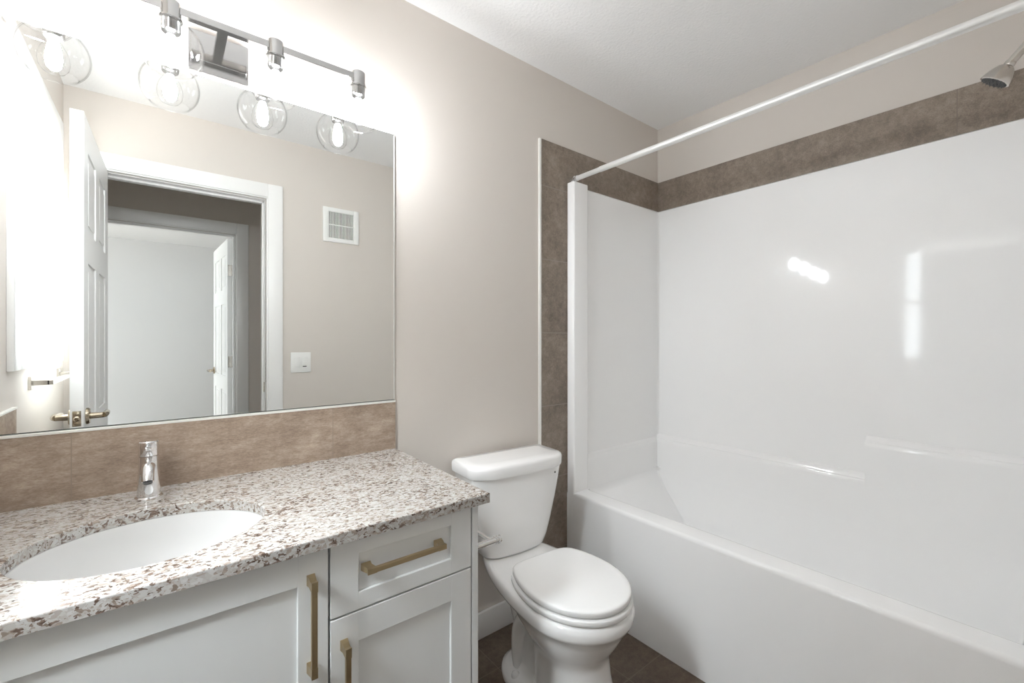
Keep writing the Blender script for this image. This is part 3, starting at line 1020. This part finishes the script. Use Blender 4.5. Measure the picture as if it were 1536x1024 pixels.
m = MB()
STEP = 0.497
p_low = ledge_prof(BKB + 0.001, XBL, 0.668)
m.prism(p_low + [(XBL - 0.0006, 0.487), (XB, 0.487), (XB, 0.680)], 'Y', STEP - 0.01, Y1T - 0.01)
p_hi = ledge_prof(BKB + 0.006, XBL, 0.820)
m.prism(p_hi + [(XBL - 0.0012, 0.487), (XB, 0.487), (XB, 0.832)], 'Y', Y0T + 0.002, STEP)
p_end = ledge_prof(ENB + 0.001, YEL, 0.656)
m.prism(p_end + [(YEL - 0.0006, 0.487), (Y1T, 0.487), (Y1T, 0.668)], 'X', 1.60, XB - 0.002)
m.prism([(YE0 + 0.0006, 0.487), (YE0, 0.78), (YE0 - 0.02, 0.80), (Y0T, 0.80), (Y0T, 0.487)], 'X', 1.60, XB - 0.002)
m.build('ledge', 'acrylic', g, 30)
for ya, yb in ((1.429, Y1T), (Y0T, 0.048)):
    m = MB()
    r = 0.006
    loops = []
    for z, ins in ((0.0, 0), (ZTB + 0.001 - 0.003, 0), (ZTB + 0.001 - 0.001, 0.001), (ZTB + 0.001, 0.003)):
        loops.append(rrect(XT + ins + (-0.0005 if z < ZTB - .01 else -0.0005), 1.599 - ins, ya + (ins if ya > 1 else 0) + 0.0, yb - (0 if ya > 1 else ins), 0.009 if ins < 0.003 else 0.007, z, 6))
    m.loft(loops)
    m.build('column', 'acrylic', g, 35)

# ------------------------------------------------------------------ shower rod and head
RX, RZ = 1.533, 1.979
g = thing('shower_rod', (RX, 0.7, RZ), 'straight white metal shower curtain rod spanning the tub', 'shower rod')
MB().cyl((RX, Y0T + 0.02, RZ), (RX, 1.30, RZ), 0.0127, 32).cyl((RX, 1.29, RZ), (RX, D - 0.045, RZ), 0.0112, 32).build('rod', 'rod_metal', g, 40)
MB().lathe([(0.006, 0), (0.0135, 0.001), (0.0140, 0.006), (0.009, 0.008), (0.009, 0.013), (0.0145, 0.015), (0.0155, 0.022), (0.0165, 0.034), (0.017, 0.0365), (0, 0.0365)], (RX, D - 0.0465, RZ), 'Y', 32).build('flange', 'chrome', g, 40)
MB().lathe([(0.011, 0), (0.015, -0.001), (0.0165, -0.012), (0.018, -0.016), (0.0185, -0.021), (0, -0.021)], (RX, Y0T + 0.021, RZ), 'Y', 32).build('flange', 'chrome', g, 40)

g = thing('wall_shower', (1.86, YB, 2.06), 'brushed chrome bell-shaped shower head on its arm, above the tub tile border', 'shower')
hx = 1.860
dirv = Vector((0, 0.60, -0.80)).normalized()
base = Vector((hx, 0.078, 2.014)) + dirv * 0.0345
arm = [(hx, YB + 0.003, 2.085), (hx, 0.0, 2.083), (hx, 0.022, 2.072), (hx, 0.045, 2.052), tuple(base - dirv * 0.004)]
MB().tube(arm, 0.0105, 20).build('arm', 'nickel', g, 50)
MB().lathe([(0.0, 0), (0.030, 0), (0.028, 0.006), (0.012, 0.010), (0, 0.010)], (hx, YB + 0.0005, 2.085), 'Y', 32).build('flange', 'chrome', g, 40)
hdp = [(0.0, -0.012), (0.0115, -0.012), (0.0125, -0.005), (0.0115, -0.001), (0.0145, 0.001), (0.0185, 0.004), (0.0235, 0.011), (0.0285, 0.021), (0.032, 0.031), (0.0345, 0.041), (0.0345, 0.043), (0.032, 0.044), (0.0, 0.044)]
hh = MB().lathe(hdp, tuple(base), dirv, 40).build('shower_head', 'nickel', g, 30)
m = MB()
R4 = Matrix.Translation(base) @ Vector((0, 0, 1)).rotation_difference(dirv).to_matrix().to_4x4()
fm = MB().lathe([(0, 0.044), (0.030, 0.044), (0.030, 0.045), (0, 0.045)], (0, 0, 0), 'Z', 32)
for ring, cnt in ((0.010, 6), (0.019, 12), (0.027, 16)):
    for i in range(cnt):
        a = 2 * PI * i / cnt
        fm.lathe([(0.0012, 0.0445), (0.0010, 0.0485), (0, 0.0485)], (ring * math.cos(a), ring * math.sin(a), 0), 'Z', 8)
bmesh.ops.transform(fm.bm, matrix=R4, verts=fm.bm.verts)
fm.build('nozzle_face', 'grey_slot', g, 40)

# ------------------------------------------------------------------ toilet (local: origin at tank back on floor, -y forward)
t = thing('toilet', (1.076, 1.461, 0), 'white two-piece toilet with closed lid between the vanity and the tub', 'toilet', local=True, rz=math.radians(-4.2))


def smooth_tab(tab, y):
    """monotone smooth interpolation of (y, v) pairs, y descending"""
    tb = sorted(tab)
    if y <= tb[0][0]:
        return tb[0][1]
    if y >= tb[-1][0]:
        return tb[-1][1]
    for i in range(len(tb) - 1):
        if tb[i][0] <= y <= tb[i + 1][0]:
            def sl(k):
                if k == 0 or k == len(tb) - 1:
                    return 0 if k else (tb[1][1] - tb[0][1]) / (tb[1][0] - tb[0][0])
                return (tb[k + 1][1] - tb[k - 1][1]) / (tb[k + 1][0] - tb[k - 1][0])
            h = tb[i + 1][0] - tb[i][0]
            u = (y - tb[i][0]) / h
            m0, m1 = sl(i) * h, sl(i + 1) * h
            return (2 * u**3 - 3 * u**2 + 1) * tb[i][1] + (u**3 - 2 * u**2 + u) * m0 + (-2 * u**3 + 3 * u**2) * tb[i + 1][1] + (u**3 - u**2) * m1
    return 0


def egg(yb, yf, wb, wm, yw, z, n=36, rb=0.03, p=2.02):
    """closed outline: back width wb (half) at yb, widest wm at yw, rounded front tip at yf"""
    half = []
    ph0 = math.acos(min(0.98, wb / wm))
    Bk = (yb - yw) / math.sin(ph0)
    ph1 = ph0 * 0.80
    P2 = (wm * math.cos(ph1), yw + Bk * math.sin(ph1))
    x0 = wb - rb
    for i in range(5):
        half.append((x0 * i / 4, yb))
    for i in range(1, 7):
        u = i / 6
        half.append((x0 * (1 - u)**2 + (wb + 0.003) * 2 * u * (1 - u) + P2[0] * u * u,
                     yb * (1 - u)**2 + (yb - 0.002) * 2 * u * (1 - u) + P2[1] * u * u))
    m_ = 9
    for i in range(1, m_ + 1):
        a = ph1 * (1 - i / m_)
        half.append((wm * math.cos(a), yw + Bk * math.sin(a)))
    k = 16
    for i in range(1, k + 1):
        a = PI / 2 * i / k
        half.append((wm * abs(math.cos(a)) ** (2 / p), yw + (yf - yw) * math.sin(a) ** (2 / p)))
    pts = [(x, y, z) for x, y in half] + [(-x, y, z) for x, y in reversed(half[1:-1])]
    return pts


# bowl body
L = []
#        yb      yf     wb     wm     yw      z
lev = [(-0.36, -0.618, 0.095, 0.122, -0.50, 0.0),
       (-0.36, -0.620, 0.095, 0.123, -0.50, 0.020),
       (-0.36, -0.612, 0.088, 0.118, -0.50, 0.060),
       (-0.36, -0.600, 0.080, 0.110, -0.49, 0.110),
       (-0.35, -0.592, 0.076, 0.105, -0.48, 0.155),
       (-0.34, -0.582, 0.078, 0.106, -0.48, 0.205),
       (-0.32, -0.587, 0.080, 0.112, -0.48, 0.230),
       (-0.29, -0.602, 0.082, 0.128, -0.472, 0.254),
       (-0.26, -0.619, 0.083, 0.143, -0.470, 0.281),
       (-0.20, -0.635, 0.084, 0.154, -0.468, 0.311),
       (-0.10, -0.646, 0.085, 0.163, -0.466, 0.340),
       (-0.06, -0.654, 0.086, 0.168, -0.465, 0.3445),
       (-0.05, -0.661, 0.088, 0.175, -0.465, 0.3475),
       (-0.04, -0.666, 0.090, 0.179, -0.465, 0.359),
       (-0.03, -0.666, 0.091, 0.179, -0.465, 0.374),
       (-0.03, -0.663, 0.090, 0.177, -0.465, 0.386),
       (-0.035, -0.656, 0.088, 0.171, -0.465, 0.394),
       (-0.045, -0.640, 0.081, 0.156, -0.465, 0.3965)]
for yb, yf, wb, wm, yw, z in lev:
    L.append(egg(yb, yf, wb, wm, yw, z))
MB().loft(L).build('bowl', 'porcelain', t, 50)


def oval(cx, cy, ax, ay, z, n=40, p=2.4):
    o = []
    for i in range(n):
        a = 2 * PI * i / n
        c_, s_ = math.cos(a), math.sin(a)
        o.append((cx + ax * math.copysign(abs(c_) ** (2 / p), c_), cy + ay * math.copysign(abs(s_) ** (2 / p), s_), z))
    return o


# rear pedestal: foot flange, trap column with the bulging trapway
m = MB()
m.loft([oval(0, -0.285, 0.118, 0.150, 0.0), oval(0, -0.285, 0.119, 0.151, 0.012), oval(0, -0.285, 0.116, 0.148, 0.026), oval(0, -0.288, 0.100, 0.135, 0.036), oval(0, -0.29, 0.078, 0.120, 0.046),
        oval(0, -0.29, 0.066, 0.115, 0.075), oval(0, -0.285, 0.062, 0.115, 0.15), oval(0, -0.26, 0.066, 0.125, 0.22), oval(0, -0.23, 0.080, 0.14, 0.28), oval(0, -0.21, 0.100, 0.16, 0.325), oval(0, -0.20, 0.110, 0.165, 0.345)])
m.build('pedestal', 'porcelain', t, 60)
m = MB()
for sx in (-1, 1):
    pts = [(sx * 0.030, -0.47, 0.20), (sx * 0.048, -0.43, 0.245), (sx * 0.054, -0.37, 0.270), (sx * 0.056, -0.31, 0.255), (sx * 0.054, -0.26, 0.20), (sx * 0.050, -0.24, 0.14), (sx * 0.048, -0.24, 0.07), (sx * 0.046, -0.25, 0.03)]
    pts = [Vector(p) for p in pts]
    fine = []
    for i in range(len(pts) - 1):
        p0, p1, p2, p3 = pts[max(i - 1, 0)], pts[i], pts[i + 1], pts[min(i + 2, len(pts) - 1)]
        for k in range(5):
            u = k / 5
            fine.append(0.5 * ((2 * p1) + (-p0 + p2) * u + (2 * p0 - 5 * p1 + 4 * p2 - p3) * u * u + (-p0 + 3 * p1 - 3 * p2 + p3) * u**3))
    fine.append(pts[-1])
    m.tube(fine, 0.034, 20)
m.build('trapway', 'porcelain', t, 60)
for sx in (-1, 1):
    MB().lathe([(0.0155, 0), (0.0150, 0.010), (0.013, 0.018), (0.008, 0.0225), (0.0, 0.0235)], (sx * 0.092, -0.268, 0.026), 'Z', 24).build('bolt_cap', 'seat_plastic', t, 60)

# seat and lid
def slab(name, z0, z1, d, e0=0.004, dome=0.0):
    L = []
    a = (-0.282, -0.663 + d, 0.120 - d, 0.171 - d, -0.460)
    def lp(i, z):
        return egg(a[0] - i * .6, a[1] + i, a[2] - i, a[3] - i, a[4], z, rb=0.045)
    L.append(lp(e0, z0))
    L.append(lp(e0 * .3, z0 + e0 * .35))
    L.append(lp(0, z0 + e0))
    L.append(lp(0, z1 - e0))
    L.append(lp(e0 * .35, z1 - e0 * .35))
    L.append(lp(e0 * 1.2, z1))
    if dome:
        L.append(lp(0.020, z1 + dome * .5))
    return MB().loft(L).build(name, 'seat_plastic', t, 50)


slab('seat', 0.3985, 0.4165, -0.002)
slab('seat_lid', 0.4200, 0.4415, 0.003, 0.006, 0.0025)
for sx in (-1, 1):
    MB().box(sx * 0.062 - 0.018, sx * 0.062 + 0.018, -0.292, -0.270, 0.394, 0.416, 0.005).build('seat_hinge', 'seat_plastic', t, 40)


def tank_loop(hw, yb, yf, z, c=0.03, cf=0.055):
    """rounded tank outline: small back corners, wide chamfered front corners"""
    pts = []
    pts += [(-hw + 0.01, yb), (hw - 0.01, yb), (hw, yb - 0.01), (hw, yf + c * 1.4)]
    # front right chamfer rounded
    for i in range(7):
        u = i / 6
        p0, p1, p2 = Vector((hw, yf + c)), Vector((hw - 0.004, yf + 0.004)), Vector((hw - cf, yf))
        q = p0 * (1 - u)**2 + p1 * 2 * u * (1 - u) + p2 * u * u
        q = q * 0.55 + (p0 * (1 - u) + p2 * u) * 0.45
        pts.append((q.x, q.y))
    for i in range(1, 6):
        u = i / 6
        x = (hw - cf) * (1 - 2 * u)
        pts.append((x, yf - 0.006 * math.sin(PI * u)))
    for i in range(7):
        u = i / 6
        p0, p1, p2 = Vector((-hw + cf, yf)), Vector((-hw + 0.004, yf + 0.004)), Vector((-hw, yf + c))
        q = p0 * (1 - u)**2 + p1 * 2 * u * (1 - u) + p2 * u * u
        q = q * 0.55 + (p0 * (1 - u) + p2 * u) * 0.45
        pts.append((q.x, q.y))
    pts += [(-hw, yf + c * 1.4), (-hw, yb - 0.01)]
    return [(x, y, z) for x, y in pts]


L = [tank_loop(0.120, -0.045, -0.150, 0.396, 0.035, 0.05), tank_loop(0.132, -0.035, -0.160, 0.399, 0.035, 0.05), tank_loop(0.140, -0.030, -0.166, 0.408, 0.035, 0.05), tank_loop(0.150, -0.024, -0.170, 0.44),
     tank_loop(0.164, -0.020, -0.176, 0.50), tank_loop(0.182, -0.016, -0.181, 0.58), tank_loop(0.197, -0.013, -0.185, 0.66), tank_loop(0.206, -0.012, -0.188, 0.715)]
MB().loft(L).build('tank', 'porcelain', t, 50)
K1 = dict(c=0.052, cf=0.072)
L = [tank_loop(0.202, -0.012, -0.192, 0.711, **K1), tank_loop(0.212, -0.005, -0.203, 0.7115, **K1), tank_loop(0.214, -0.004, -0.205, 0.716, **K1), tank_loop(0.2145, -0.004, -0.2055, 0.744, **K1), tank_loop(0.212, -0.006, -0.203, 0.752, **K1),
     tank_loop(0.205, -0.012, -0.196, 0.757, **K1), tank_loop(0.17, -0.04, -0.15, 0.7585, 0.03, 0.05)]
MB().loft(L).build('tank_lid', 'porcelain', t, 40)
# small maker's mark on the tank front
m = MB().lathe([(0.0065, 0.0), (0.0065, 0.0008), (0.0, 0.0008)], (0.150, -0.1895, 0.690), 'Y', 24)
MB().lathe([(0.0, -0.0012), (0.0028, -0.0010), (0.0042, 0.0)], (0.152, -0.1900, 0.688), 'Y', 16).build('maker_mark', 'grey_slot', t)

# supply hose behind the toilet
pts = []
for i in range(17):
    u = i / 16
    pts.append((0.93 - 0.055 * math.sin(u * PI) , 1.405 + 0.02 * u, 0.40 - 0.24 * u))
g = thing('water_supply_hose', (0.92, D, 0.16), 'dark flexible water supply hose below the toilet tank', 'hose')
MB().tube(pts, 0.0055, 12).build('hose', 'rubber_hose', g, 60)
MB().cyl((0.93, D - 0.012, 0.15), (0.93, 1.41, 0.15), 0.011, 16).cyl((0.93, 1.425, 0.14), (0.93, 1.425, 0.175), 0.010, 16).build('shutoff_valve', 'chrome', g, 40)

# ------------------------------------------------------------------ toilet paper holder on the vanity side
g = thing('toilet_paper_holder', (VX1, 1.0, 0.64), 'empty chrome toilet paper holder on the side of the vanity beside the toilet', 'toilet paper holder')
px_, py_, pz_ = 0.722, 0.995, 0.652
MB().cyl((VX1 - 0.0005, py_, pz_), (VX1 + 0.010, py_, pz_), 0.022, 28, 0.002).build('rose', 'chrome', g, 40)
MB().cyl((VX1 + 0.008, py_, pz_), (px_ + 0.004, py_, pz_), 0.0085, 24).lathe([(0.0085, 0), (0.0105, 0.001), (0.0105, 0.004), (0.008, 0.006), (0.008, 0.009), (0.0112, 0.011), (0.0112, 0.017), (0.009, 0.019), (0, 0.019)], (px_ + 0.003, py_, pz_), 'X', 28).build('post', 'chrome', g, 40)
MB().cyl((px_ - 0.008, py_, pz_), (px_ - 0.008, py_ + 0.155, pz_), 0.0058, 20).cyl((px_ - 0.008, py_ + 0.15, pz_), (px_ - 0.008, py_ + 0.16, pz_), 0.008, 20, 0.002).build('arm', 'chrome', g, 40)
